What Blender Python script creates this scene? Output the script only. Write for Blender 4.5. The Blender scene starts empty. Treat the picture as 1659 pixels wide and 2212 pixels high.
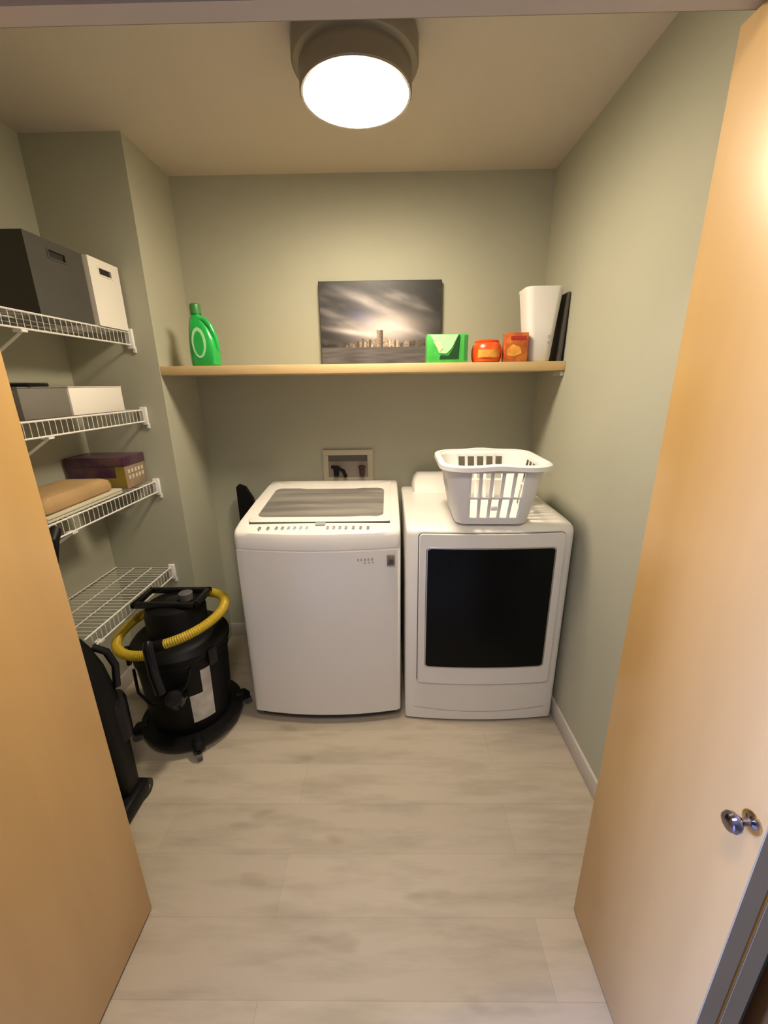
import bpy, bmesh, math, random
from mathutils import Vector, Matrix, noise
random.seed(4)
SC = bpy.context.scene
COL = SC.collection
PI = math.pi

# ------------------------------------------------------------------ camera, light, exposure
PITCH, YAW, ROLL, FPX, CAMZ = .3031, -.0132, -.0126, 885.24, 1.5147
cy, sy, ct, st, cr, sr = math.cos(YAW), math.sin(YAW), math.cos(PITCH), math.sin(PITCH), math.cos(ROLL), math.sin(ROLL)
r0 = Vector((cy, -sy, 0)); fh = Vector((sy, cy, 0)); zz = Vector((0, 0, 1))
fw = fh*ct - zz*st; u0 = zz*ct + fh*st
RV = r0*cr + u0*sr; UV = u0*cr - r0*sr
cd = bpy.data.cameras.new('camera'); cam = bpy.data.objects.new('camera', cd); COL.objects.link(cam)
cd.sensor_fit = 'HORIZONTAL'; cd.sensor_width = 36; cd.lens = FPX/1659*36; cd.clip_start = .02
m = Matrix.Identity(4)
for i in range(3):
    m[i][0] = RV[i]; m[i][1] = UV[i]; m[i][2] = -fw[i]
m[2][3] = CAMZ
cam.matrix_world = m
SC.camera = cam

SC.view_settings.view_transform = 'Standard'; SC.view_settings.look = 'None'
SC.view_settings.gamma = 1; SC.view_settings.use_curve_mapping = False
SC.view_settings.exposure = 0.08
LAMP = 116.0
LAMP_COL = (1.0, .85, .64)
WINDOW_W = 290.0
WINDOW_COL = (.24, .36, 1.0)
HALL_FILL = 72.0  # strength of the added hall fill
HALL_FILL_COL = (1.0, .88, .68)
w = bpy.data.worlds.new('world'); SC.world = w; w.use_nodes = True
w.node_tree.nodes['Background'].inputs[0].default_value = (.75, .85, 1, 1)
w.node_tree.nodes['Background'].inputs[1].default_value = .3
def area_light(name, loc, rot, sx, sz, power, col):
    ld = bpy.data.lights.new(name, 'AREA'); ld.shape = 'RECTANGLE'; ld.size = sx; ld.size_y = sz
    ld.energy = power; ld.color = col
    o = bpy.data.objects.new(name, ld); COL.objects.link(o); o.location = loc; o.rotation_euler = rot
    return o
# daylight entering through the hall window, left of and behind the camera
area_light('window_daylight', (-2.39, .31, 1.25), (0, -PI/2, 0), 1.28, .58, WINDOW_W, WINDOW_COL)

# ------------------------------------------------------------------ materials
def mat(name, col, rough=.6, metal=0, coat=0, noise_amt=0, nscale=8, bump=0, bscale=80, trans=0, stretch=(1, 1, 1), col2=None, spec=.5, coat_rough=.1):
    m = bpy.data.materials.new(name); m.use_nodes = True
    nt = m.node_tree; b = nt.nodes['Principled BSDF']
    b.inputs['Base Color'].default_value = (*col, 1); b.inputs['Roughness'].default_value = rough
    b.inputs['Metallic'].default_value = metal; b.inputs['Coat Weight'].default_value = coat
    b.inputs['Coat Roughness'].default_value = coat_rough
    b.inputs['Transmission Weight'].default_value = trans
    b.inputs['Specular IOR Level'].default_value = spec
    if noise_amt or bump:
        tc = nt.nodes.new('ShaderNodeTexCoord'); mp = nt.nodes.new('ShaderNodeMapping')
        mp.inputs['Scale'].default_value = stretch; nt.links.new(tc.outputs['Object'], mp.inputs[0])
    if noise_amt:
        n = nt.nodes.new('ShaderNodeTexNoise'); n.inputs['Scale'].default_value = nscale; n.inputs['Detail'].default_value = 5
        nt.links.new(mp.outputs[0], n.inputs['Vector'])
        r = nt.nodes.new('ShaderNodeValToRGB')
        c2 = col2 or tuple(c*(1-noise_amt) for c in col)
        r.color_ramp.elements[0].color = (*c2, 1); r.color_ramp.elements[1].color = (*col, 1)
        r.color_ramp.elements[0].position = .35; r.color_ramp.elements[1].position = .65
        nt.links.new(n.outputs[0], r.inputs[0]); nt.links.new(r.outputs[0], b.inputs['Base Color'])
    if bump:
        n2 = nt.nodes.new('ShaderNodeTexNoise'); n2.inputs['Scale'].default_value = bscale; n2.inputs['Detail'].default_value = 3
        nt.links.new(mp.outputs[0], n2.inputs['Vector'])
        bp = nt.nodes.new('ShaderNodeBump'); bp.inputs['Strength'].default_value = bump; bp.inputs['Distance'].default_value = .002
        nt.links.new(n2.outputs[0], bp.inputs['Height']); nt.links.new(bp.outputs[0], b.inputs['Normal'])
    return m
def emit(name, col, s):
    m = bpy.data.materials.new(name); m.use_nodes = True; b = m.node_tree.nodes['Principled BSDF']
    b.inputs['Base Color'].default_value = (*col, 1); b.inputs['Emission Color'].default_value = (*col, 1)
    b.inputs['Emission Strength'].default_value = s
    return m
def attr_mat(name, rough=.5, coat=0):
    m = bpy.data.materials.new(name); m.use_nodes = True; b = m.node_tree.nodes['Principled BSDF']
    a = m.node_tree.nodes.new('ShaderNodeVertexColor'); a.layer_name = 'Col'
    m.node_tree.links.new(a.outputs[0], b.inputs['Base Color']); b.inputs['Roughness'].default_value = rough
    b.inputs['Coat Weight'].default_value = coat
    return m

M = {}
M['wall'] = mat('sage_grey_wall_paint', (.42, .415, .315), .75, noise_amt=.03, nscale=3, bump=.25, bscale=220)
M['ceiling'] = mat('ceiling_paint', (.60, .545, .45), .8, noise_amt=.03, nscale=3, bump=.3, bscale=160)
M['hall_wall'] = mat('hall_tan_paint', (.22, .19, .10), .8, noise_amt=.03, nscale=3)
M['header'] = mat('header_paint', (.25, .22, .15), .6, noise_amt=.03)
M['trim'] = mat('off_white_trim', (.50, .46, .40), .5, noise_amt=.03)
M['maple'] = mat('maple_veneer', (.62, .375, .125), .42, coat=.55, coat_rough=.22, noise_amt=.12, nscale=2.2, stretch=(3, 3, .35), bump=.05, bscale=30)
M['maple_dark'] = mat('brown_stained_wood', (.20, .095, .03), .5, noise_amt=.25, nscale=3, stretch=(3, 3, .3))
M['edge'] = mat('door_edge_primer', (.32, .28, .18), .6, noise_amt=.08)
M['pine'] = mat('pale_pine_shelf', (.68, .49, .24), .5, noise_amt=.12, nscale=5, stretch=(.4, 4, 4))
M['white'] = mat('white_enamel', (.81, .78, .72), .28, coat=.3, noise_amt=.01)
M['white_plastic'] = mat('white_plastic', (.82, .80, .77), .4, noise_amt=.01)
M['grey_plastic'] = mat('light_grey_plastic', (.42, .41, .39), .4, noise_amt=.02)
M['seam'] = mat('seam_shadow_gap', (.10, .09, .08), .7, noise_amt=.05)
M['black'] = mat('black_plastic', (.004, .004, .004), .5, spec=.22, noise_amt=.1)
M['black_gloss'] = mat('black_gloss_plastic', (.006, .006, .007), .25, spec=.35, noise_amt=.1)
M['lid_glass'] = mat('smoked_glass_painted_glare', (.16, .15, .14), .12, coat=.6, noise_amt=.15, nscale=3, stretch=(.6, 6, 1), col2=(.30, .28, .25))  # lighter streaks are reflections painted into the glass colour
M['door_glass'] = mat('black_door_glass', (.003, .004, .005), .25, noise_amt=.1, spec=.14)
M['silver'] = mat('brushed_silver', (.55, .54, .52), .3, metal=1, noise_amt=.05)
M['lamp_metal'] = mat('brushed_nickel', (.30, .27, .225), .45, metal=.55, noise_amt=.08, nscale=6, stretch=(1, 1, 8))
M['wire'] = mat('white_coated_wire', (.78, .76, .72), .35, noise_amt=.02)
M['dark_box'] = mat('charcoal_card', (.062, .058, .047), .85, noise_amt=.1, bump=.2)
M['mid_box'] = mat('grey_card', (.17, .155, .13), .8, noise_amt=.08, bump=.2)
M['white_box'] = mat('white_card', (.78, .74, .66), .7, noise_amt=.02)
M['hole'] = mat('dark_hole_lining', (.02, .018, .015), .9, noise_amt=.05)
M['green'] = mat('green_detergent_plastic', (.02, .46, .075), .25, coat=.4, noise_amt=.2, nscale=6)
M['green_dark'] = mat('dark_green_plastic', (.04, .22, .05), .4, noise_amt=.2)
M['yellow'] = mat('yellow_hose', (.45, .31, .012), .45, noise_amt=.12)
M['label'] = mat('pale_sticker', (.55, .52, .46), .5, noise_amt=.25, nscale=25)
M['tan'] = mat('tan_cardboard', (.42, .27, .12), .8, noise_amt=.15, nscale=7)
M['paper'] = mat('cream_paper', (.62, .58, .45), .8, noise_amt=.06)
M['purple'] = mat('purple_printed_card', (.05, .012, .05), .4, coat=.2, noise_amt=.6, nscale=14, col2=(.10, .05, .05))
M['kraft_print'] = mat('brown_printed_card', (.36, .25, .16), .6, noise_amt=.25, nscale=20)
M['olive'] = mat('olive_printed_card', (.27, .20, .03), .5, noise_amt=.3, nscale=12)
M['orange'] = mat('orange_plastic', (.80, .13, .012), .3, coat=.3, noise_amt=.3, nscale=9, col2=(.62, .06, .01))
M['orange_print'] = mat('orange_brown_card', (.66, .20, .03), .4, noise_amt=.6, nscale=22, col2=(.35, .05, .015))
M['amber'] = mat('amber_print', (.85, .38, .06), .4, noise_amt=.3, nscale=30)
M['red_print'] = mat('dark_red_print', (.40, .03, .02), .4, noise_amt=.1)
M['pale_green'] = mat('pale_green_label', (.45, .78, .42), .4, noise_amt=.1)
M['bright_green'] = mat('bright_green_carton', (.07, .50, .08), .35, noise_amt=.2, nscale=20)
M['cream_print'] = mat('cream_print', (.80, .74, .42), .4, noise_amt=.1)
M['dark_print'] = mat('very_dark_green_print', (.01, .06, .015), .4, noise_amt=.1)
M['ink'] = mat('grey_ink', (.42, .42, .42), .5, noise_amt=.1)
M['blue_ink'] = mat('blue_ink', (.50, .60, .78), .5, noise_amt=.1)
M['badge'] = mat('taupe_badge', (.20, .165, .125), .35, noise_amt=.2, nscale=60)
M['badge_dark'] = mat('badge_dark_print', (.07, .055, .045), .4, noise_amt=.1)
M['canvas_edge'] = mat('dark_canvas_edge', (.045, .038, .032), .6, noise_amt=.1)
M['chrome'] = mat('dark_chrome', (.30, .28, .34), .12, metal=1, noise_amt=.05)
M['brass'] = mat('brass', (.70, .52, .22), .25, metal=1, noise_amt=.05)
M['box_cream'] = mat('outlet_box_cream', (.50, .45, .33), .6, noise_amt=.03)
M['box_inner'] = mat('outlet_box_inner', (.30, .26, .22), .7, noise_amt=.05)
M['red_valve'] = mat('dark_red_valve', (.05, .010, .008), .4, noise_amt=.1)
M['rubber'] = mat('grey_rubber_wheel', (.10, .095, .09), .6, noise_amt=.1)
M['diffuser'] = emit('lamp_diffuser_lit', LAMP_COL, LAMP)
M['hall_fill_disc'] = emit('hall_fill_glow', HALL_FILL_COL, HALL_FILL)

def floor_mat():
    m = bpy.data.materials.new('greige_vinyl_planks'); m.use_nodes = True; nt = m.node_tree; b = nt.nodes['Principled BSDF']
    N = nt.nodes.new; L = nt.links.new
    tc = N('ShaderNodeTexCoord'); mp = N('ShaderNodeMapping'); L(tc.outputs['Object'], mp.inputs[0]); mp.inputs['Location'].default_value = (.35, .062, 0)
    br = N('ShaderNodeTexBrick'); br.inputs['Scale'].default_value = 1; br.inputs['Brick Width'].default_value = 1.22; br.inputs['Row Height'].default_value = .173
    br.inputs['Mortar Size'].default_value = .0012; br.inputs['Mortar Smooth'].default_value = .4
    br.inputs['Color1'].default_value = (.46, .395, .30, 1); br.inputs['Color2'].default_value = (.41, .35, .265, 1); br.inputs['Mortar'].default_value = (.37, .315, .235, 1)
    br.offset = .37; L(mp.outputs[0], br.inputs['Vector'])
    mp2 = N('ShaderNodeMapping'); mp2.inputs['Scale'].default_value = (1.6, 9, 1); L(tc.outputs['Object'], mp2.inputs[0])
    n = N('ShaderNodeTexNoise'); n.inputs['Scale'].default_value = 1.6; n.inputs['Detail'].default_value = 6; n.inputs['Roughness'].default_value = .6; L(mp2.outputs[0], n.inputs['Vector'])
    r = N('ShaderNodeValToRGB'); r.color_ramp.elements[0].position = .33; r.color_ramp.elements[0].color = (.74, .73, .71, 1); r.color_ramp.elements[1].position = .55; r.color_ramp.elements[1].color = (1, 1, 1, 1)
    L(n.outputs[0], r.inputs[0])
    mx = N('ShaderNodeMix'); mx.data_type = 'RGBA'; mx.blend_type = 'MULTIPLY'; mx.inputs[0].default_value = .75
    L(br.outputs[0], mx.inputs[6]); L(r.outputs[0], mx.inputs[7])
    mp3 = N('ShaderNodeMapping'); mp3.inputs['Scale'].default_value = (2.5, 7, 1); L(tc.outputs['Object'], mp3.inputs[0])
    n3 = N('ShaderNodeTexNoise'); n3.inputs['Scale'].default_value = 1.3; n3.inputs['Detail'].default_value = 2; L(mp3.outputs[0], n3.inputs['Vector'])
    r3 = N('ShaderNodeValToRGB'); r3.color_ramp.elements[0].position = .64; r3.color_ramp.elements[0].color = (1, 1, 1, 1); r3.color_ramp.elements[1].position = .74; r3.color_ramp.elements[1].color = (.62, .58, .54, 1)
    L(n3.outputs[0], r3.inputs[0])
    mx2 = N('ShaderNodeMix'); mx2.data_type = 'RGBA'; mx2.blend_type = 'MULTIPLY'; mx2.inputs[0].default_value = .7
    L(mx.outputs[2], mx2.inputs[6]); L(r3.outputs[0], mx2.inputs[7])
    L(mx2.outputs[2], b.inputs['Base Color']); b.inputs['Roughness'].default_value = .5
    return m
M['floor'] = floor_mat()

# ------------------------------------------------------------------ mesh helpers
def new():
    return bmesh.new()
def box(bm, x0, x1, y0, y1, z0, z1, bev=0, seg=2):
    r = bmesh.ops.create_cube(bm, size=1)
    vs = r['verts']
    for v in vs:
        v.co = Vector(((x0+x1)/2 + v.co.x*(x1-x0), (y0+y1)/2 + v.co.y*(y1-y0), (z0+z1)/2 + v.co.z*(z1-z0)))
    if bev:
        es = list({e for v in vs for e in v.link_edges})
        bmesh.ops.bevel(bm, geom=es, offset=bev, segments=seg, profile=.5, affect='EDGES')
def tube(bm, pts, r, n=10, closed=False, cap=True):
    pts = [Vector(p) for p in pts]; rings = []; k = len(pts)
    up = None
    for i, p in enumerate(pts):
        if closed: t = (pts[(i+1) % k]-pts[i-1]).normalized()
        else: t = (pts[min(i+1, k-1)]-pts[max(i-1, 0)]).normalized()
        if up is None:
            up = t.orthogonal().normalized()
        else:
            up = (up - t*up.dot(t)).normalized()
        s = t.cross(up)
        rr = r[i] if isinstance(r, (list, tuple)) else r
        rings.append([bm.verts.new(p + up*math.cos(2*PI*j/n)*rr + s*math.sin(2*PI*j/n)*rr) for j in range(n)])
    for i in range(k if closed else k-1):
        a, b = rings[i], rings[(i+1) % k]
        for j in range(n):
            bm.faces.new((a[j], a[(j+1) % n], b[(j+1) % n], b[j]))
    if cap and not closed:
        bm.faces.new(rings[0][::-1]); bm.faces.new(rings[-1])
def lathe(bm, prof, c=(0, 0, 0), n=48, capb=True, capt=True):
    rings = [[bm.verts.new((c[0]+r*math.cos(2*PI*j/n), c[1]+r*math.sin(2*PI*j/n), c[2]+z)) for j in range(n)] for r, z in prof]
    for a, b in zip(rings, rings[1:]):
        for j in range(n):
            bm.faces.new((a[j], a[(j+1) % n], b[(j+1) % n], b[j]))
    if capb: bm.faces.new(rings[0][::-1])
    if capt: bm.faces.new(rings[-1])
def loft(bm, secs):
    """closed sections (lists of 3D points, same count) joined and capped"""
    rings = [[bm.verts.new(p) for p in s] for s in secs]; n = len(rings[0])
    for a, b in zip(rings, rings[1:]):
        for j in range(n):
            bm.faces.new((a[j], a[(j+1) % n], b[(j+1) % n], b[j]))
    bm.faces.new(rings[0][::-1]); bm.faces.new(rings[-1])
def rrect(hx, hy, r, n=6):
    o = []
    for cx, cy_, a0 in ((hx-r, hy-r, 0), (-hx+r, hy-r, PI/2), (-hx+r, -hy+r, PI), (hx-r, -hy+r, 1.5*PI)):
        for i in range(n+1):
            a = a0+PI/2*i/n
            o.append((cx+r*math.cos(a), cy_+r*math.sin(a)))
    return o
def obj(name, bm, m, parent=None, smooth=True, angle=35):
    bmesh.ops.recalc_face_normals(bm, faces=bm.faces[:])
    me = bpy.data.meshes.new(name); 
    if smooth:
        for f in bm.faces: f.smooth = True
        a = math.radians(angle)
        for e in bm.edges:
            if len(e.link_faces) == 2 and e.calc_face_angle(0) > a: e.smooth = False
    bm.to_mesh(me); bm.free(); me.materials.append(m)
    o = bpy.data.objects.new(name, me); COL.objects.link(o)
    if parent: o.parent = parent
    return o
def boxobj(name, b, m, parent=None, bev=0):
    bm = new(); box(bm, *b, bev); return obj(name, bm, m, parent)
def tag(o, label, cat, group=None):
    o['label'] = label; o['category'] = cat
    if group: o['group'] = group
    return o
def thing(name, label, cat, loc=(0, 0, 0), rz=0, group=None):
    o = bpy.data.objects.new(name, None); COL.objects.link(o); o.location = loc; o.rotation_euler = (0, 0, rz)
    o.empty_display_size = .05
    return tag(o, label, cat, group)
def struct(name, b, m, label, bev=0):
    o = boxobj(name, b, m, bev=bev); o['kind'] = 'structure'; o['label'] = label; return o
def dup(root, loc, label=None, rz=None):
    r = root.copy(); COL.objects.link(r); r.location = loc
    if rz is not None: r.rotation_euler = (0, 0, rz)
    if label: r['label'] = label
    for ch in list(root.children):
        c = ch.copy(); COL.objects.link(c); c.parent = r
        for g in ch.children:
            d = g.copy(); COL.objects.link(d); d.parent = c
    return r

# ------------------------------------------------------------------ room
XR, XL, XLL, YB, YF, H = .775, -1.005, -1.40, 2.255, 1.90, 2.44
YD0, YD1, HD = .70, .82, 2.045
struct('floor', (-2.5, 2.5, -2.6, 2.4, -.06, 0), M['floor'], 'greige wood-look plank floor')
struct('ceiling', (-2.5, 2.5, -2.6, 2.4, H, H+.06), M['ceiling'], 'beige painted ceiling')
struct('wall_back', (XL-.1, XR+.1, YB, YB+.1, 0, H), M['wall'], 'sage grey wall behind the washer and dryer')
struct('wall_right', (XR, XR+.12, YD1, YB, 0, H), M['wall'], 'sage grey wall right of the dryer')
struct('wall_left', (XLL-.12, XLL, YD1, YF, 0, H), M['wall'], 'sage grey wall carrying the wire shelves')
struct('wall_alcove', (XLL-.12, XL, YF, YB+.1, 0, H), M['wall'], 'projecting wall corner between wire shelves and washer alcove')
struct('wall_front_left', (-2.5, -.81, YD0, YD1, 0, H), M['wall'], 'closet front wall left of the opening')
struct('wall_front_right', (.62, 2.5, YD0, YD1, 0, H), M['wall'], 'closet front wall right of the opening')
struct('trim_1', (-.81, .62, YD0, YD1, HD, H), M['header'], 'painted header above the bifold doors')
struct('trim_2', (-.81, .62, .765, .800, HD-.012, HD), M['trim'], 'bifold door track under the header')
struct('wall_hall_right', (2.4, 2.5, -2.6, YD0, 0, H), M['hall_wall'], 'hall wall right of the camera')
struct('wall_hall_back', (-2.5, 2.5, -2.7, -2.6, 0, H), M['hall_wall'], 'hall wall behind the camera')
bm = new()
box(bm, -2.5, -2.4, -2.6, .0, 0, H); box(bm, -2.5, -2.4, .62, YD0, 0, H)
box(bm, -2.5, -2.4, .0, .62, 0, .6); box(bm, -2.5, -2.4, .0, .62, 1.9, H)
o = obj('wall_hall_left', bm, M['hall_wall']); o['kind'] = 'structure'; o['label'] = 'hall wall with a window'
bm = new()
for b in ((-2.46, -2.40, .0, .02, .6, 1.9), (-2.46, -2.40, .60, .62, .6, 1.9), (-2.46, -2.40, .02, .60, .6, .62), (-2.46, -2.40, .02, .60, 1.88, 1.9), (-2.46, -2.42, .02, .60, 1.24, 1.27)): box(bm, *b)
wo = obj('window_1', bm, M['trim']); wo['kind'] = 'structure'; wo['label'] = 'hall window letting in daylight'
bb = .085
struct('baseboard_right', (XR-.012, XR, YD1, YB, 0, bb), M['trim'], 'low pale baseboard along the right wall', .003)
struct('baseboard_back', (XL, XR-.012, YB-.012, YB, 0, bb), M['trim'], 'baseboard behind the machines', .003)
struct('baseboard_left', (XLL, XLL+.012, YD1, YF, 0, bb), M['trim'], 'baseboard under the wire shelves', .003)
struct('baseboard_alcove', (XLL+.012, XL, YF-.012, YF, 0, bb), M['trim'], 'baseboard on the projecting wall corner', .003)

# ------------------------------------------------------------------ bifold doors
def bifold(name, xf, sgn, label):
    r = bpy.data.objects.new(name, None); COL.objects.link(r); r.location = (xf, YD1, 0); r['kind'] = 'structure'; r['label'] = label
    t = .033
    for k in range(2):
        a = sgn*(k*(t+.008)); b = a+sgn*t
        bm = new(); box(bm, min(a, b), max(a, b), -.388, 0, .012, HD-.018, .0015)
        p = obj('door_panel', bm, M['maple'], r)
        bm = new(); box(bm, min(a, b)+.0005, max(a, b)-.0005, -.3898, -.3878, .013, HD-.019)
        e = obj('door_edge', bm, M['edge'], p); e['label'] = 'grey unfinished door edge'
    for zc in (.30, 1.02, 1.75):
        bm = new(); box(bm, min(sgn*.022, sgn*.052), max(sgn*.022, sgn*.052), -.3922, -.3896, zc-.035, zc+.035)
        obj('hinge', bm, M['silver'], r)
    return r
d1 = bifold('door_1', -.728, -1, 'folded maple bifold door at left of the closet opening')
d2 = bifold('door_2', .540, 1, 'folded maple bifold door at right of the closet opening')
def knob(parent, y, z, sgn):
    bm = new(); lathe(bm, [(.011, 0), (.011, .003), (.006, .006), (.0055, .016), (.010, .021), (.0145, .026), (.0155, .032), (.013, .037), (.006, .040)], n=28)
    bmesh.ops.rotate(bm, verts=bm.verts, cent=(0, 0, 0), matrix=Matrix.Rotation(-sgn*PI/2, 3, 'Y'))
    bmesh.ops.translate(bm, verts=bm.verts, vec=(0, y, z))
    k = obj('door_knob', bm, M['chrome'], parent)
    bm = new(); lathe(bm, [(.0165, 0), (.0165, .0015), (.012, .003)], n=28)
    bmesh.ops.rotate(bm, verts=bm.verts, cent=(0, 0, 0), matrix=Matrix.Rotation(-sgn*PI/2, 3, 'Y'))
    bmesh.ops.translate(bm, verts=bm.verts, vec=(-sgn*.0002, y, z))
    e = obj('knob_rose', bm, M['brass'], k); e['label'] = 'brass rose plate'
knob(d2, -.368, .882, 1)
knob(d1, -.368, .882, -1)
d3 = bpy.data.objects.new('door_3', None); COL.objects.link(d3); d3.location = (.66, 0, 0); d3['kind'] = 'structure'; d3['label'] = 'brown stained hall door leaf beside the right bifold door'
boxobj('door_panel', (0, .04, -.3, .46, .01, 2.0), M['maple_dark'], d3, .002)

# ------------------------------------------------------------------ ceiling lamp
LC = (-.085, 1.49)
lamp = thing('ceiling_lamp', 'round brushed metal flush ceiling lamp, lit, above the closet floor', 'ceiling lamp', (LC[0], LC[1], H))
bm = new(); lathe(bm, [(.150, 0), (.172, -.004), (.179, -.014), (.180, -.060), (.176, -.068), (.160, -.074), (.150, -.074)], n=64)
obj('canopy', bm, M['lamp_metal'], lamp)
bm = new(); lathe(bm, [(.150, -.074), (.160, -.074), (.161, -.128), (.158, -.132), (.1515, -.132), (.1505, -.126), (.1505, -.074)], n=64, capb=False, capt=False)
obj('rim', bm, M['lamp_metal'], lamp)
bm = new(); lathe(bm, [(.150, -.090), (.1500, -.120), (.147, -.128), (.135, -.137), (.110, -.146), (.075, -.152), (.035, -.155), (.005, -.156)], n=64)
dd = obj('diffuser', bm, M['diffuser'], lamp); dd['label'] = 'glowing white glass diffuser'

hl = thing('hall_fill_lamp', 'added unseen fill lamp, round and flush, outside the closet doors', 'ceiling lamp', (-.10, .12, H))  # added fill out of view, brightens washer front and near floor
bm = new(); lathe(bm, [(.165, 0), (.170, -.03), (.160, -.05), (.150, -.05)], n=48, capt=False); obj('canopy', bm, M['lamp_metal'], hl)
bm = new(); lathe(bm, [(.150, -.045), (.148, -.055), (.10, -.064), (.005, -.066)], n=48); obj('diffuser', bm, M['hall_fill_disc'], hl)

# ------------------------------------------------------------------ pine shelf and things on it
sh = thing('wall_shelf', 'long pale pine board shelf above the washer and dryer', 'shelf', (0, YF, 1.562))
boxobj('board', (XL+.001, XR-.001, .004, YB-YF-.001, 0, .038), M['pine'], sh, .002)
for x0 in (XR-.015,):
    bm = new()
    box(bm, x0, x0+.014, .012, .10, -.022, -.0005, .002)
    obj('shelf_bracket', bm, M['trim'], sh)
SZ = 1.6
# detergent bottle
bt = thing('detergent_bottle', 'green plastic detergent bottle with a handle, at the left end of the pine shelf', 'bottle', (-.815, 1.955, SZ))
bm = new()
secs = []
for z, hx, hy, ox in ((0, .056, .034, 0), (.006, .061, .038, 0), (.06, .062, .039, 0), (.11, .058, .037, -.002), (.15, .048, .032, -.008), (.18, .036, .027, -.016), (.20, .024, .022, -.02), (.212, .019, .019, -.02)):
    secs.append([(x+ox, y, z) for x, y in rrect(hx, hy, min(hx, hy)*.75, 5)])
loft(bm, secs); obj('body', bm, M['green'], bt)
bm = new(); tube(bm, [(-.012, -.012, .195), (.018, -.014, .190), (.040, -.014, .165), (.056, -.012, .12), (.060, -.008, .075), (.05, -.004, .05)], [.011, .012, .012, .011, .011, .010], 12); obj('handle', bm, M['green'], bt)
bm = new()
secs = [[(x-.016+z*.1, y-.0395-.0, .025+z) for x, y in [(0, 0)]] for z in (0,)]
bm.free()
bm = new(); 
ov = []
for i in range(32):
    a = 2*PI*i/32; ov.append((-.008+.030*math.cos(a), .095+.062*math.sin(a)))
loft(bm, [[(x, -.0370, z) for x, z in ov], [(x, -.0405, z) for x, z in ov]])
e = obj('front_label', bm, M['pale_green'], bt); e['label'] = 'pale green oval label'
bm = new(); ov2 = [( -.008+.021*math.cos(2*PI*i/32), .092+.050*math.sin(2*PI*i/32)) for i in range(32)]
loft(bm, [[(x, -.0404, z) for x, z in ov2], [(x, -.0412, z) for x, z in ov2]]); obj('label_print', bm, M['green'], bt)
bm = new(); lathe(bm, [(.023, .213), (.023, .24), (.021, .252), (.017, .256)], c=(-.02, 0, 0), n=24); e = obj('cap', bm, M['green_dark'], bt); e['label'] = 'dark green screw cap'

# picture
def painting():
    W, Hh = .60, .392
    t = thing('picture', 'dark canvas print of a cloudy city skyline leaning on the back wall', 'picture', (-.035, 2.222, SZ))
    t.rotation_euler = (-.03, 0, 0)
    boxobj('canvas', (-W/2, W/2, -.010, .010, 0, Hh), M['canvas_edge'], t, .001)
    nx, nz = 150, 98
    bm = new(); lay = bm.loops.layers.float_color.new('Col')
    vs = [[bm.verts.new((-W/2+.003+(W-.006)*i/nx, -.0108, .003+(Hh-.006)*j/nz)) for i in range(nx+1)] for j in range(nz+1)]
    rnd = random.Random(9); tops = []
    x = 0
    while x < nx+12:
        wd = rnd.randint(1, 3); c = abs((x+wd/2)/nx-.52)
        hgt = .26+rnd.random()*.11*max(.12, 1-2*c)
        if .47 < (x+wd/2)/nx < .53: hgt = .43
        br = rnd.random()*max(.1, 1-1.8*c); tops += [(hgt, br)]*wd; x += wd
    def col(u, v, i):
        if v < .235:
            k = noise.noise(Vector((u*6, v*40, 5)))
            b = .09+.05*k; return (b*1.1, b*.98, b*1.02)
        h, br = tops[i]
        if v < h:
            f = noise.noise(Vector((u*60, v*60, 2)))*.5+.5
            g = (.06+1.1*br*f)*max(.12, 1-1.7*(2*abs(u-.5))**2.5); return (g*1.08, g*.84, g*.62)
        p = Vector((u*3.2+v*1.9, v*6.5+u*2.2, 1.3))
        n1 = noise.fractal(p, 1.0, 2.0, 4)
        n2 = noise.fractal(Vector((u*2.4-v*2.6+7, v*6+u*3, 3.1)), 1.0, 2.0, 4)
        cl = max(0, min(1, .32+n1*.75+n2*.35))
        bloom = math.exp(-(((u-.55)/.26)**2+((v-.45)/.17)**2))
        streak = math.exp(-((v-(.88-.62*(u-.2))) / .055)**2)*max(0, 1-abs(u-.38)/.38)
        streak2 = math.exp(-((v-(.46-.22*(u-.05))) / .03)**2)*max(0, 1-abs(u-.25)/.28)
        g = .02+.20*cl*cl+.62*bloom+.60*streak*(.55+.6*cl)+.5*streak2
        vg = max(.06, 1-1.9*((u-.5)**2+(v-.5)**2)); g *= vg
        warm = bloom
        bl = max(0, .55-cl)*math.exp(-(((u-.3)/.15)**2+((v-.56)/.12)**2))
        return (g*(1.0+.06*warm)-bl*.01, g*.92, g*(.93-.04*warm)+bl*.14)
    for j in range(nz):
        for i in range(nx):
            f = bm.faces.new((vs[j][i], vs[j][i+1], vs[j+1][i+1], vs[j+1][i]))
            for lp in f.loops:
                q = lp.vert.co
                c = col((q.x+W/2)/W, q.z/Hh, i)
                lp[lay] = (max(.01, c[0]), max(.01, c[1]), max(.01, c[2]), 1)
    obj('print', bm, attr_mat('skyline_print', .45), t, smooth=False)
painting()

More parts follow.
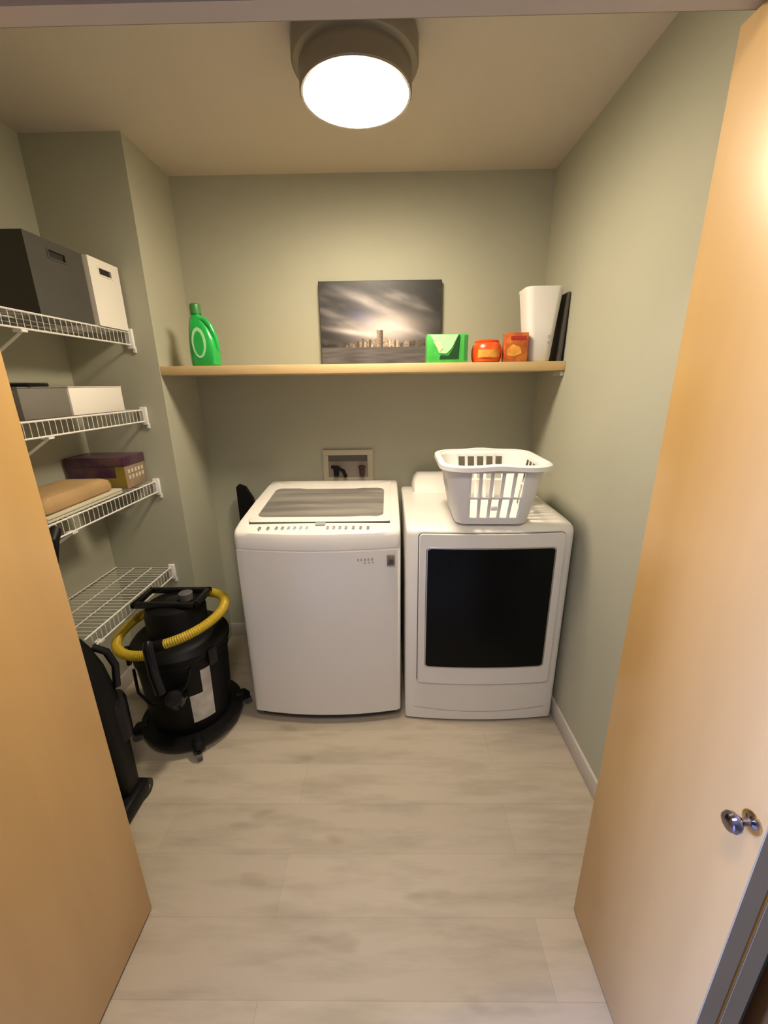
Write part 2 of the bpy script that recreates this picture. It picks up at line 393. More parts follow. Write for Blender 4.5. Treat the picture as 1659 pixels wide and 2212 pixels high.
# green carton
gc = thing('detergent_carton', 'bright green detergent carton with a pale flap label, in front of the picture', 'box', (.262, 1.975, SZ))
bm = new(); box(bm, -.090, .090, -.045, .045, 0, .118, .004); obj('carton', bm, M['bright_green'], gc)
def poly(bm, pts, y0, y1):
    loft(bm, [[(x, y0, z) for x, z in pts], [(x, y1, z) for x, z in pts]])
bm = new(); poly(bm, [(-.078, .116), (.046, .116), (.018, .060), (-.004, .038), (-.036, .040), (-.052, .075)], -.0445, -.0475); obj('flap_label', bm, M['pale_green'], gc)
bm = new(); poly(bm, [(-.062, .085), (-.030, .085), (-.020, .060), (-.035, .045)], -.0474, -.049); obj('emblem', bm, M['cream_print'], gc)
bm = new(); poly(bm, [(.048, .116), (.054, .110), (.050, .015), (-.035, .015), (-.030, .032), (.004, .030), (.022, .056)], -.0445, -.0465); obj('dark_v_print', bm, M['dark_print'], gc)  # dark V shape along the flap label's lower right edge
bm = new(); poly(bm, [(.072, .112), (.089, .112), (.089, .008), (.072, .008)], -.0445, -.0455); obj('side_stripe', bm, M['green_dark'], gc)

# orange tub and box
ot = thing('detergent_tub', 'rounded orange-red plastic tub right of the green carton', 'tub', (.443, 1.978, SZ))
bm = new(); lathe(bm, [(.048, 0), (.060, .004), (.066, .02), (.067, .050), (.062, .072), (.054, .082), (.05, .084)], n=40)
obj('tub', bm, M['orange'], ot)
bm = new(); lathe(bm, [(.053, .084), (.053, .091), (.048, .095), (.03, .097)], n=40); obj('lid', bm, M['orange'], ot)
bm = new()
sec = []
for r in (.0692, .0705):
    pass
pts = [(.0685*math.sin(a), -.0685*math.cos(a)) for a in [(-.75+1.5*i/14) for i in range(15)]]
pin = [(.064*math.sin(a), -.064*math.cos(a)) for a in [(.75-1.5*i/14) for i in range(15)]]
loft(bm, [[(x, y, .020) for x, y in pts+pin], [(x, y, .052) for x, y in pts+pin]])
obj('tub_label', bm, M['amber'], ot)
ob = thing('orange_box', 'orange and brown printed box right beside the orange tub', 'box', (.560, 1.940, SZ))
bm = new(); box(bm, -.049, .046, -.033, .033, 0, .118, .003); obj('carton', bm, M['orange_print'], ob)
bm = new(); box(bm, -.030, .036, -.0342, -.032, .088, .104); obj('lettering_band', bm, M['red_print'], ob)
bm = new(); poly(bm, [(-.044, .050), (-.020, .072), (.012, .060), (.020, .035), (-.010, .022), (-.040, .026)], -.0325, -.0342); obj('picture_print', bm, M['amber'], ob)

# white bin (wastebasket)
wb = thing('wastebasket', 'tall white tapered plastic bin at the right end of the pine shelf', 'bin', (.669, 1.985, SZ))
bm = new()
hs = [(0, .046, .050), (.006, .050, .054), (.15, .064, .062), (.285, .078, .070), (.292, .0805, .072), (.296, .0805, .072)]
inn = [(.296, .0765, .068), (.15, .060, .058), (.02, .046, .050)]
rings = [[(x-.004*(z/.3), y, z) for x, y in rrect(hx, hy, .03, 6)] for z, hx, hy in hs+inn]
loft(bm, rings); obj('bin_body', bm, M['white_plastic'], wb)
bm = new()
for i, (zc, ww) in enumerate(((.105, .012), (.098, .010), (.082, .012), (.075, .009))):
    box(bm, .024, .024+ww, -.0622, -.0560, zc-.0015, zc+.0015)
obj('printed_marks', bm, M['ink'], wb)
# dark board between bin and wall
db = thing('dark_board', 'thin dark board leaning on the right wall beside the white bin', 'board', (.762, 1.98, SZ))
bm = new(); box(bm, -.005, .005, -.055, .20, 0, .275, .002)
for v in bm.verts: v.co.x += (v.co.z/.275)*.010-.005
obj('panel', bm, M['dark_box'], db)

# ------------------------------------------------------------------ laundry outlet box
lb = thing('washer_outlet_box', 'cream recessed washer outlet box with valves on back wall behind washer', 'outlet box', (-.226, YB, 1.08))
bm = new()
for b in ((-.138, .138, -.012, -.001, .062, .092), (-.138, .138, -.012, -.001, -.092, -.062), (-.138, -.108, -.012, -.001, -.062, .062), (.108, .138, -.012, -.001, -.062, .062)): box(bm, *b, .002)
obj('face_frame', bm, M['box_cream'], lb)
boxobj('recess', (-.108, .108, -.004, -.001, -.062, .062), M['box_inner'], lb)
bm = new(); box(bm, -.108, .108, -.008, -.0041, .028, .062); obj('top_lip', bm, M['seam'], lb)
for x, mt, nm in ((-.065, 'black', 'valve'), (.078, 'red_valve', 'valve')):
    bm = new(); lathe(bm, [(.014, -.05), (.014, -.01), (.02, -.006), (.02, .004), (.008, .008)], c=(x, -.026, 0), n=20)
    v = obj(nm, bm, M[mt], lb)
bm = new(); tube(bm, [(-.09, -.03, .002), (-.055, -.034, -.004), (-.025, -.034, -.02), (-.012, -.030, -.056)], .010, 10); obj('drain_hose', bm, M['black'], lb)

# ------------------------------------------------------------------ washer
def appliance_sections(x0, x1, prof, bulge, nx=24, rc=.016):
    """prof(yf) -> closed side profile; front bulges in the middle, corners round off"""
    secs = []
    xs = [x0, x0+rc*.12, x0+rc*.35, x0+rc] + [x0+rc+(x1-x0-2*rc)*i/nx for i in range(1, nx)] + [x1-rc, x1-rc*.35, x1-rc*.12, x1]
    ins = {0: 1, 1: .5, 2: .18, 3: 0}
    n = len(xs)
    for k, x in enumerate(xs):
        q = ins.get(min(k, n-1-k), 0)*rc
        u = (2*(x-x0)/(x1-x0)-1)
        b = bulge*(1-u*u)
        secs.append([(x, y, z) for y, z in prof(b, q)])
    return secs
AY = 1.565   # front face at the cabinet sides
wa = thing('washing_machine', 'white top-load washing machine with glass lid, left of the dryer', 'washing machine', (-.297, AY, 0))
def wprof(b, q):
    return [(0-b+q, .052), (0-b+q, .866), (.003-b+q, .869), (.003-b+q, .872), (0-b+q, .875), (0-b+q, .925-q*.3), (.006-b+q, .941-q*.4), (.020-b*.9+q, .951-q*.5), (.045-b*.6+q, .957-q*.6), (.085-b*.3+q, .967-q*.8),
            (.30, .992-q), (.52, 1.010-q), (.62, 1.012-q), (.655, 1.000-q), (.665-q, .97), (.665-q, .052)]
bm = new(); loft(bm, appliance_sections(-.343, .343, wprof, .034)); obj('cabinet', bm, M['white'], wa)
bm = new(); loft(bm, appliance_sections(-.325, .325, lambda b, q: [(.040-b+q, .0), (.040-b+q, .0515), (.64, .0515), (.64, .0)], .034)); obj('base_shadow_block', bm, M['seam'], wa)  # dark block stands in for the contact shadow under the washer
def ztop(y):  # washer top height at local y
    P = [(.085, .967), (.30, .992), (.52, 1.010), (.62, 1.012)]
    for (a, za), (c, zc) in zip(P, P[1:]):
        if y <= c: return za+(zc-za)*(y-a)/(c-a)
    return 1.012
def plate(bm, x0, x1, y0, y1, r, dz0, dz1, inset=0, nx=10, ny=14, crown=0):
    """rounded plate following the washer top"""
    hx, hy = (x1-x0)/2-inset, (y1-y0)/2-inset; cx, cy_ = (x0+x1)/2, (y0+y1)/2
    o = rrect(hx, hy, r, 6)
    def ring(s, dz): return [(cx+x*s, cy_+y*s, ztop(cy_+y*s)+dz) for x, y in o]
    loft(bm, [ring(1, dz0), ring(1, dz1-.002), ring(.992, dz1), ring(.7, dz1+crown*.6), ring(.4, dz1+crown), ring(.02, dz1+crown)])
bm = new(); plate(bm, -.300, .306, .056, .60, .03, -.004, .006, crown=.003)
lid = obj('lid', bm, M['white'], wa)
bm = new(); plate(bm, -.272, .272, .098, .455, .035, .006, .0085, crown=.003)
g = obj('lid_glass', bm, M['lid_glass'], lid); g['label'] = 'smoked grey glass window'
bm = new(); box(bm, -.290, .300, .052, .0562, ztop(.056)-.006, ztop(.056)+.0045); obj('lid_gap', bm, M['seam'], wa)
bm = new(); plate(bm, -.01, .032, .030, .054, .006, .0, .0035); obj('lid_pull', bm, M['ink'], wa)
# control markings
for x in [-.235, -.20, -.165, -.14, -.115, -.09, -.065, -.04, .045, .07, .095, .12, .15, .18, .21]:
    t = new()
    for y, wd in ((.018, .010), (.008, .014), (.001, .007)):
        zz0 = .9585+(y-.02)*.35
        box(t, x-wd/2, x+wd/2, y-.0015, y+.0015, zz0-.004, zz0+.0028)
    obj('button_marking', t, M['blue_ink'] if -.125 < x < 0 else M['ink'], wa)
bm = new(); box(bm, .286, .318, -.020, -.002, .800, .846, .002); bd = obj('badge', bm, M['badge'], wa); bd['label'] = 'small taupe energy sticker'
bm = new(); box(bm, .294, .311, -.0208, -.018, .808, .828); obj('badge_print', bm, M['badge_dark'], bd)
bm = new()
for x, ww in ((.165, .010), (.178, .010), (.192, .012), (.207, .010), (.221, .012)):
    box(bm, x, x+ww*.7, -.0340+.034*(x/.343)**2, -.020, .822, .834)
for x in (.19, .208, .224): box(bm, x, x+.009, -.0345+.034*(x/.343)**2, -.020, .812, .817)
obj('brand_lettering', bm, M['ink'], wa)
for x in (-.29, .29):
    for y in (.06, .58):
        pass

# ------------------------------------------------------------------ dryer
dr = thing('clothes_dryer', 'white front-load dryer with dark square door window, right of the washer', 'dryer', (.409, AY, 0))
def dprof(b, q):
    return [(0-b+q, .012), (0-b+q, .925-q*.3), (.004-b+q, .943-q*.4), (.016-b*.8+q, .955-q*.6), (.036-b*.5+q, .961-q*.8), (.085, .965-q), (.30, .967-q), (.50, .968-q), (.655, .968-q), (.665-q, .95), (.665-q, .012)]
bm = new(); loft(bm, appliance_sections(-.343, .343, dprof, .022)); obj('cabinet', bm, M['white'], dr)
for x in (-.28, .28):
    for y in (.05, .6):
        bm = new(); lathe(bm, [(.02, 0), (.02, .0118)], c=(x, y, 0), n=16); obj('foot', bm, M['black'], dr)
bm = new()
secs = []
for x, s in ((-.285, .35), (-.274, .85), (-.255, 1.1), (.30, 1.1), (.313, .85), (.32, .35)):
    secs.append([(x, .500, .966), (x, .512, .966+.010*s), (x, .585, .966+.070*s), (x, .605, .966+.080*s), (x, .650, .966+.080*s), (x, .660, .966+.06*s), (x, .660, .966)])
loft(bm, secs); obj('control_console', bm, M['white'], dr)
def arc_panel(bm, x0, x1, z0, z1, r, thick, bulge=.022):
    """rounded slab that follows the dryer front's bulge"""
    c = .0015
    st = [r*(1-math.cos(PI/2*i/8)) for i in range(9)]
    xs = [x0+.0002+d for d in st] + [x0+r+(x1-x0-2*r)*k/20 for k in range(1, 20)] + [x1-.0002-d for d in st[::-1]]
    secs = []
    for x in xs:
        e = max(0, x0+r-x, x-(x1-r)); dz = r-math.sqrt(max(0, r*r-e*e)); dz = min(dz, r*.97)
        y = -bulge*(1-(x/.343)**2)
        q = c if e < r*.9 else 0
        secs.append([(x, y+.004, z0+dz), (x, y-thick+c, z0+dz), (x, y-thick+(c-q), z0+dz+q), (x, y-thick+(c-q), z1-dz-q), (x, y-thick+c, z1-dz), (x, y+.004, z1-dz)])
    loft(bm, secs)
bm = new(); arc_panel(bm, -.292, .306, .216, .938, .020, .0035); obj('door_gap', bm, M['seam'], dr)
bm = new(); arc_panel(bm, -.2885, .3035, .219, .9365, .019, .011); do = obj('door', bm, M['white'], dr)
bm = new(); arc_panel(bm, -.262, .272, .303, .880, .022, .0122); obj('window_frame', bm, M['silver'], do)
bm = new(); arc_panel(bm, -.256, .266, .309, .874, .020, .0130); wn = obj('window_glass', bm, M['door_glass'], do); wn['label'] = 'black glass window'
bm = new()
def yb(x): return -.022*(1-(x/.343)**2)
for k in range(30):
    xa, xb = -.30+.60*k/30, -.30+.60*(k+1)/30
    za, zb = .075-.016*(1-(xa/.3)**2), .075-.016*(1-(xb/.3)**2)
    vs = [bm.verts.new(p) for p in ((xa, yb(xa)-.0008, za-.0015), (xb, yb(xb)-.0008, zb-.0015), (xb, yb(xb)-.0008, zb+.0015), (xa, yb(xa)-.0008, za+.0015),
                                    (xa, yb(xa)+.002, za-.0015), (xb, yb(xb)+.002, zb-.0015), (xb, yb(xb)+.002, zb+.0015), (xa, yb(xa)+.002, za+.0015))]
    for f in ((0, 1, 2, 3), (7, 6, 5, 4), (0, 4, 5, 1), (3, 2, 6, 7)): bm.faces.new([vs[i] for i in f])
obj('kick_panel_seam', bm, M['grey_plastic'], dr)
# lint hatch on the right of the top
bm = new(); box(bm, .225, .318, .16, .40, .9655, .9705, .0015); lh = obj('lint_hatch', bm, M['white'], dr)
bm = new()
for k in range(6): box(bm, .235, .308, .175+.035*k, .183+.035*k, .9706, .9722)
obj('hatch_ribs', bm, M['white'], lh)

# ------------------------------------------------------------------ laundry basket on the dryer
def basket():
    t = thing('laundry_basket', 'white plastic laundry basket with slotted sides standing on the dryer', 'laundry basket', (.415, 1.690, .972), -.03)
    B = (.142, .125); T = (.192, .195); HT = .245
    # perimeter stops (per side): straight parts with slot edges, then corners
    sl = [(-.76+i*.38-.13, -.76+i*.38+.13) for i in range(5)]  # fraction of straight half length
    def side(nm):
        out = [(-1, False)]
        for a, b in sl: out += [(a, True), (b, False)]
        out += [(1, False)]
        return out
    per = []   # (fx, fy, corner_angle or None, slot_after, side)
    for s in range(4):
        for f, sf in side(s)[:-1]: per.append(('s', s, f, sf))
        for k in range(6): per.append(('c', s, k/6, False))
    def pt(e, hx, hy, r, z):
        kind, s, f, _ = e
        # sides: 0 front (-y, x from - to +), 1 right, 2 back, 3 left
        if kind == 's':
            L = (hx-r) if s in (0, 2) else (hy-r)
            if s == 0: return (f*L, -hy, z)
            if s == 1: return (hx, f*L, z)
            if s == 2: return (-f*L, hy, z)
            return (-hx, -f*L, z)
        cs = [(hx-r, -hy+r, -PI/2), (hx-r, hy-r, 0), (-hx+r, hy-r, PI/2), (-hx+r, -hy+r, PI)][s]
        a = cs[2]+PI/2*f
        return (cs[0]+r*math.cos(a), cs[1]+r*math.sin(a), z)
    lev = [0, .022, .030, .112, .121, .220, .232, HT]
    slotrow = {2: True, 4: True}
    bm = new(); rings = []
    for z in lev:
        q = z/HT; hx = B[0]+(T[0]-B[0])*q**.8; hy = B[1]+(T[1]-B[1])*q**.8; r = .045+.035*q
        rings.append([bm.verts.new(pt(e, hx, hy, r, z)) for e in per])
    n = len(per)
    for k in range(len(lev)-1):
        for j in range(n):
            if slotrow.get(k) and per[j][3]: continue
            bm.faces.new((rings[k][j], rings[k][(j+1) % n], rings[k+1][(j+1) % n], rings[k+1][j]))
    bm.faces.new(rings[0][::-1])
    o = obj('slotted_body', bm, M['white_plastic'], t)
    md = o.modifiers.new('thick', 'SOLIDIFY'); md.thickness = .003; md.offset = 0
    # rim: rolled lip, humped at the middle of the long sides
    bm = new(); pts = []
    for e in per:
        if e[0] == 's' and e[3] is False and e[2] != -1: pass
        p = Vector(pt(e, T[0]+.010, T[1]+.010, .085, HT))
        hump = .006*math.exp(-(p.x/.06)**2) if abs(p.y) > T[1] else 0
        pts.append(p+Vector((0, 0, hump)))
    rim = []
    prof = [(-.010, -.006), (-.010, .003), (-.005, .006), (.006, .005), (.012, .000), (.013, -.016), (.010, -.016), (.008, -.003), (-.004, -.002)]
    k = len(pts); rs = []
    for i, p in enumerate(pts):
        tn = (pts[(i+1) % k]-pts[i-1]); tn.z = 0; tn.normalize(); nrm = Vector((tn.y, -tn.x, 0))
        rs.append([bm.verts.new(p+nrm*a+Vector((0, 0, b))) for a, b in prof])
    for i in range(k):
        a, b = rs[i], rs[(i+1) % k]
        for j in range(len(prof)): bm.faces.new((a[j], a[(j+1) % len(prof)], b[(j+1) % len(prof)], b[j]))
    obj('rim', bm, M['white_plastic'], t)
    bm = new(); box(bm, -.010, .014, -.1475, -.138, .062, .080, .001); obj('oval_badge', bm, M['white_plastic'], t)
basket()

# ------------------------------------------------------------------ wire shelves
def wire_shelf(z, y0, label, y1=YF-.004):
    r = thing('wire_shelf', label, 'shelf', (XLL, y1, z), group='white wire shelves')
    D = .29; L = y1-y0
    bm = new()
    for x, dz, rr in ((.008, 0, .0028), (.10, -.004, .0024), (.19, -.004, .0024), (D, 0, .0032), (D+.004, -.050, .0032)):
        tube(bm, [(x, 0, dz), (x, -L, dz)], rr, 8)
    obj('rail', bm, M['wire'], r)
    bm = new(); k = int(L/.0254)
    for i in range(k):
        y = -.012-.0254*i
        tube(bm, [(.005, y, .001), (D, y, .001), (D+.0045, y, -.006), (D+.004, y, -.050)], .0011, 6)
    obj('cross_wires', bm, M['wire'], r)
    bm = new(); box(bm, D-.012, D+.018, -.010, .0035, -.066, .014, .003); box(bm, D+.006, D+.020, -.004, .0035, -.082, -.06, .002); obj('end_bracket', bm, M['white_plastic'], r)
    bm = new(); yb_ = -(y1-1.345)
    tube(bm, [(D-.003, yb_, -.056), (D-.02, yb_, -.068), (.006, yb_, -.24)], .0045, 8)
    box(bm, D-.022, D+.006, yb_-.012, yb_+.012, -.06, -.052, .001)
    box(bm, .0005, .004, yb_-.01, yb_+.01, -.27, -.22, .001)
    obj('support_brace', bm, M['wire'], r)
    return r
ZS = (1.738, 1.415, 1.085, .640)
wire_shelf(ZS[0], .95, 'white wire shelf holding the charcoal and white storage cubes, topmost of four')
wire_shelf(ZS[1], .95, 'white wire shelf holding the low grey and white boxes, second from top')
wire_shelf(ZS[2], .95, 'white wire shelf holding the purple box and tan parcel, third from top')
wire_shelf(ZS[3], 1.27, 'empty white wire shelf above the black wet vacuum, lowest of four')

# storage boxes
def open_box(name, label, cx0, cx1, y0, y1, z, h, m, hole=True, grp=None):
    t = thing(name, label, 'box', ((cx0+cx1)/2, (y0+y1)/2, z), group=grp)
    hx, hy = (cx1-cx0)/2, (y1-y0)/2
    bm = new(); 
    th = .004
    hw, hz0, hz1 = .036, h-.052, h-.030
    # far and near walls, back wall, bottom
    box(bm, -hx, hx, -hy, -hy+th, 0, h); box(bm, -hx, hx, hy-th, hy, 0, h); box(bm, -hx, -hx+th, -hy+th, hy-th, 0, h); box(bm, -hx+th, hx-th, -hy+th, hy-th, 0, th)
    if hole:
        for b in ((-hy+th, hy-th, 0, hz0), (-hy+th, hy-th, hz1, h), (-hy+th, -hw, hz0, hz1), (hw, hy-th, hz0, hz1)): box(bm, hx-th, hx, b[0], b[1], b[2], b[3])
    else: box(bm, hx-th, hx, -hy+th, hy-th, 0, h)
    obj('box_body', bm, m, t)
    if hole:
        bm = new()
        for b in ((-hw-.006, hw+.006, hz1, hz1+.005), (-hw-.006, hw+.006, hz0-.005, hz0), (-hw-.006, -hw, hz0, hz1), (hw, hw+.006, hz0, hz1)): box(bm, hx-.001, hx+.002, b[0], b[1], b[2], b[3])
        obj('handle_grommet', bm, m, t)
    return t
def hole_lining(t, hx, h):
    bm = new(); box(bm, hx-.009, hx-.0045, -.034, .034, h-.052, h-.030); obj('handle_recess', bm, M['hole'], t)
t = open_box('storage_cube', 'charcoal fabric storage cube with handle hole on the top wire shelf', -1.385, -1.115, 1.440, 1.695, ZS[0]+.004, .238, M['dark_box'], True, 'storage cubes'); hole_lining(t, .135, .238)
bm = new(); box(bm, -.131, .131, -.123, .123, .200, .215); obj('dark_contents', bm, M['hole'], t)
t = open_box('storage_cube', 'white storage cube with handle hole beside the charcoal one', -1.370, -1.100, 1.702, 1.882, ZS[0]+.004, .238, M['white_box'], True, 'storage cubes'); hole_lining(t, .135, .238)
def lid_box(label, y0, y1, m, h=.100, xf=-1.130):
    t = thing('shoebox', label, 'box', (xf-.088, (y0+y1)/2, ZS[1]+.004), group='low boxes on the second wire shelf')
    hy = (y1-y0)/2
    bm = new(); box(bm, -.086, .086, -hy+.002, hy-.002, 0, h-.004, .002); obj('box_body', bm, m, t)
    bm = new(); box(bm, -.088, .088, -hy, hy, h-.0035, h, .001); obj('box_lid', bm, m, t)
lid_box('low grey box left of the cream white one on the second wire shelf', 1.292, 1.497, M['mid_box'])
lid_box('low cream white box on the second wire shelf', 1.502, 1.806, M['white_box'])
fo = thing('tablet', 'thin dark tablet lying on top of the low grey box', 'tablet', (-1.215, 1.37, ZS[1]+.1045), .25)
bm = new(); box(bm, -.08, .08, -.06, .06, 0, .010, .003); obj('tablet_body', bm, M['black'], fo)
bm = new(); box(bm, -.079, .079, -.059, .059, .0102, .0135, .001); obj('top_sheet', bm, M['silver'], fo)

# purple box, tan parcel, papers
pb = thing('printed_box', 'purple and brown printed box at the far end of the third wire shelf', 'box', (-1.262, 1.800, ZS[2]+.004), .03)
bm = new(); box(bm, -.122, .122, -.075, .080, 0, .128, .003); obj('carton', bm, M['kraft_print'], pb)
bm = new(); box(bm, -.126, .126, -.079, .084, .100, .138, .002); obj('lid', bm, M['purple'], pb)
bm = new(); box(bm, -.122, .08, -.0765, -.0745, .050, .099); obj('front_print', bm, M['purple'], pb)
bm = new(); box(bm, .081, .1215, -.0765, -.0745, .010, .099); box(bm, -.05, .081, -.0765, -.0745, .010, .049); obj('olive_panel', bm, M['olive'], pb)
bm = new()
for i in range(5):
    for j in range(2):
        box(bm, .1215, .1235, -.055+.026*i, -.042+.026*i, .040+.026*j, .056+.026*j)
obj('lettering', bm, M['paper'], pb)
tp = thing('parcel', 'soft tan paper parcel lying on the third wire shelf', 'parcel', (-1.232, 1.455, ZS[2]+.024), .04)
bm = new(); secs = []
for z, s in ((0, .93), (.006, .99), (.022, 1), (.040, .96), (.052, .85), (.056, .6), (.058, .3), (.058, .02)):
    o = rrect(.096*s, .195*s, .03*s, 5)
    secs.append([(x, y, z+.006*noise.noise(Vector((x*14, y*14, z*9)))*(z > .03)) for x, y in o])
loft(bm, secs); obj('wrapped_body', bm, M['tan'], tp)
pp = thing('paper_stack', 'stack of cream papers under the tan parcel', 'paper', (-1.255, 1.465, ZS[2]+.004), .02)
bm = new()
for k in range(5):
    box(bm, -.090+.002*(k % 2), .132-.002*(k % 3), -.205, .205-.003*(k % 2), .0037*k, .0037*k+.0032)
obj('sheets', bm, M['paper'], pp)

# ------------------------------------------------------------------ wet vacuum
vx, vy = -.925, 1.555
va = thing('wet_vacuum', 'black wet and dry drum vacuum on casters below the lowest wire shelf', 'vacuum cleaner', (vx, vy, 0))
bm = new(); lathe(bm, [(.150, .075), (.165, .080), (.172, .12), (.186, .40), (.192, .405), (.194, .43), (.188, .435)], n=56); obj('drum', bm, M['black'], va)
bm = new(); lathe(bm, [(.196, .436), (.200, .445), (.200, .465), (.180, .490), (.150, .505)], n=56); hd_ = obj('drum_lid', bm, M['black'], va)
bm = new(); lathe(bm, [(.110, .506), (.120, .512), (.122, .60), (.112, .632), (.08, .645), (.02, .648)], n=48); obj('motor_head', bm, M['black'], va)
bm = new()
box(bm, -.145, .135, -.075, -.050, .640, .665, .008); box(bm, -.145, .135, .055, .080, .640, .665, .008); box(bm, -.145, -.120, -.075, .08, .640, .665, .008); box(bm, .110, .135, -.075, .08, .640, .665, .008)
box(bm, -.03, .03, -.05, .055, .640, .652, .004)
obj('carry_handle', bm, M['black_gloss'], va)
bm = new(); lathe(bm, [(.0, 0), (.026, 0), (.028, .03), (.02, .034)], c=(.06, -.01, .652), n=20, capb=False); obj('power_switch', bm, M['rubber'], va)
bm = new(); lathe(bm, [(.19, .045), (.215, .05), (.218, .072), (.176, .0745)], n=56); obj('caster_base', bm, M['black'], va)
for k, a in enumerate((-62, 28, 118, 208)):
    a = math.radians(a); c, s = math.cos(a), math.sin(a)
    bm = new(); tube(bm, [(.19*c, .19*s, .062), (.225*c, .225*s, .060), (.24*c, .24*s, .045)], [.026, .026, .02], 12); tube(bm, [(.24*c, .24*s, .05), (.24*c, .24*s, .035)], .012, 10)
    leg = obj('outrigger', bm, M['black'], va)
    bm = new(); tube(bm, [(.24*c-.010*s, .24*s+.010*c, .0195), (.24*c+.010*s, .24*s-.010*c, .0195)], .0192, 20); obj('caster_wheel', bm, M['rubber'], leg)
# front inlet / latches
for a in (-150, -30):
    a = math.radians(a)
    bm = new(); box(bm, -.02, .02, -.012, .006, .40, .475, .004)
    bmesh.ops.rotate(bm, verts=bm.verts, cent=(0, 0, 0), matrix=Matrix.Rotation(a+PI/2, 3, 'Z')); bmesh.ops.translate(bm, verts=bm.verts, vec=(.202*math.cos(a), .202*math.sin(a), 0))
    obj('latch', bm, M['black_gloss'], va)
bm = new(); tube(bm, [(.05, -.17, .30), (.065, -.225, .31), (.07, -.245, .345)], [.036, .034, .032], 16); obj('hose_inlet', bm, M['black_gloss'], va)
# sticker on the drum, facing the room
def drum_patch(a0, a1, z0, z1, m, nm, off=.0012, parent=va):
    bm = new(); nA, nZ = 12, 4
    def R(z): return .172+(.186-.172)*(z-.12)/.28
    for lay in (0, 1): pass
    g = [[[bm.verts.new(((R(z)+o)*math.cos(a), (R(z)+o)*math.sin(a), z)) for a in [a0+(a1-a0)*i/nA for i in range(nA+1)]] for z in [z0+(z1-z0)*j/nZ for j in range(nZ+1)]] for o in (-.001, off)]
    for q, grid in enumerate(g):
        for j in range(nZ):
            for i in range(nA):
                bm.faces.new((grid[j][i], grid[j][i+1], grid[j+1][i+1], grid[j+1][i]))
    for j in range(nZ):
        for i in (0, nA): bm.faces.new((g[0][j][i], g[0][j+1][i], g[1][j+1][i], g[1][j][i]))
    for i in range(nA):
        for j in (0, nZ): bm.faces.new((g[0][j][i], g[0][j][i+1], g[1][j][i+1], g[1][j][i]))
    return obj(nm, bm, m, parent)
st_ = drum_patch(math.radians(-62), math.radians(-32), .135, .275, M['label'], 'sticker'); st_['label'] = 'pale paper sticker'
st2 = drum_patch(math.radians(-45), math.radians(-32), .275, .385, M['label'], 'sticker'); st2['label'] = 'narrow pale sticker strip'
# black cord loop hanging at the front
bm = new(); tube(bm, [(-.12, -.165, .42), (-.10, -.195, .33), (-.05, -.205, .275), (.0, -.21, .27), (.06, -.20, .30), (.10, -.175, .37), (.11, -.16, .42)], .006, 8); obj('power_cord', bm, M['black_gloss'], va)
# yellow hose coiled round the head
ho = thing('vacuum_hose', 'yellow ribbed hose looped around the top of the black wet vacuum', 'hose', (vx-.005, vy-.035, .598))
bm = new(); pts = []; rad = []
N = 300
for i in range(N+1):
    a = -1.35+2*PI*.955*i/N
    rx, ry = .225, .175
    pts.append((rx*math.cos(a), ry*math.sin(a), -.020+.055*math.cos(a-.5)-.030*(i/N)))
    rad.append(0.0190+.0009*math.cos(i*PI))
tube(bm, pts, rad, 12); obj('hose_tube', bm, M['yellow'], ho)
bm = new(); p, q = Vector(pts[0]), Vector(pts[6]); d = (p-q).normalized()
tube(bm, [p-d*.01, p+d*.03, p+d*.05], [.023, .023, .020], 14); obj('hose_cuff', bm, M['black'], ho)
wd_ = thing('vacuum_wand', 'black vacuum wand tube standing against the drum of the wet vacuum', 'wand', (vx+.03, vy-.278, .0))
bm = new(); tube(bm, [(.005, .02, .385), (.0, .012, .48), (-.008, .02, .585), (-.012, .035, .60)], [.020, .020, .019, .018], 14); obj('wand_tube', bm, M['black_gloss'], wd_)

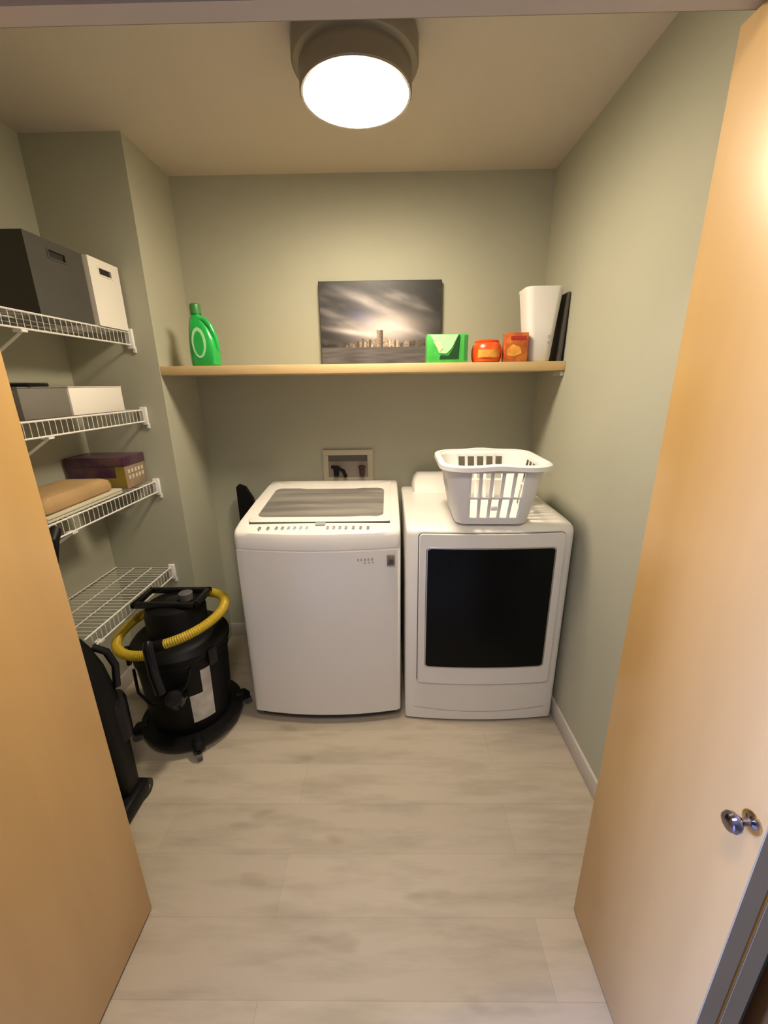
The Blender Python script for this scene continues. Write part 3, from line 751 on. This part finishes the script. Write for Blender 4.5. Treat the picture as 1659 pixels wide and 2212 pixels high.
# ------------------------------------------------------------------ upright vacuum behind the left door
up = thing('upright_vacuum', 'black upright vacuum standing between the left door and the wet vacuum', 'vacuum cleaner', (-.985, 1.13, 0), 0)
bm = new(); box(bm, -.11, .045, -.10, .075, .012, .075, .016, 3); obj('floor_head', bm, M['black'], up)
for x in (-.09, .03):
    bm = new(); tube(bm, [(x-.012, .06, .032), (x+.012, .06, .032)], .032, 24); wv = obj('wheel', bm, M['black_gloss'], up)
    bm = new(); tube(bm, [(x-.0135, .06, .032), (x+.0135, .06, .032)], .010, 16); obj('hubcap', bm, M['silver'], wv)
bm = new(); secs = []
for z, hx, hy, oy in ((.06, .05, .035, .02), (.10, .058, .045, .018), (.30, .062, .055, .012), (.50, .062, .058, .004), (.62, .052, .050, -.006), (.70, .034, .036, -.014), (.74, .022, .022, -.018)):
    secs.append([(x-.03, y+oy, z) for x, y in rrect(hx, hy, min(hx, hy)*.7, 6)])
loft(bm, secs); obj('body', bm, M['black'], up)
bm = new(); lathe(bm, [(.035, .30), (.040, .305), (.042, .46), (.036, .48)], c=(.005, .040, 0), n=28); obj('dust_cup', bm, M['black_gloss'], up)
bm = new(); tube(bm, [(-.03, -.018, .73), (-.01, -.035, .92), (.0, -.045, 1.02)], .014, 12); obj('handle_tube', bm, M['black'], up)
bm = new(); tube(bm, [(.0, -.047, 1.015), (.012, -.050, 1.06), (.020, -.045, 1.10), (.014, -.02, 1.118), (-.005, .0, 1.10)], [.016, .018, .018, .016, .013], 12); obj('hand_grip', bm, M['black'], up)
bm = new(); tube(bm, [(.030, .045, .52), (.034, .055, .60), (.022, .045, .66), (-.01, .03, .69)], .012, 12); obj('hose_loop', bm, M['grey_plastic'] if False else M['black_gloss'], up)

# ------------------------------------------------------------------ dark item behind the washer
bi = thing('board', 'narrow black board end standing behind the left rear of the washer', 'board', (-.780, 2.180, 0))
bm = new(); poly(bm, [(-.055, 0), (.045, 0), (.045, .80), (.030, .92), (-.005, .985), (-.040, 1.00), (-.055, .985)], -.012, .012); obj('board_body', bm, M['black'], bi)
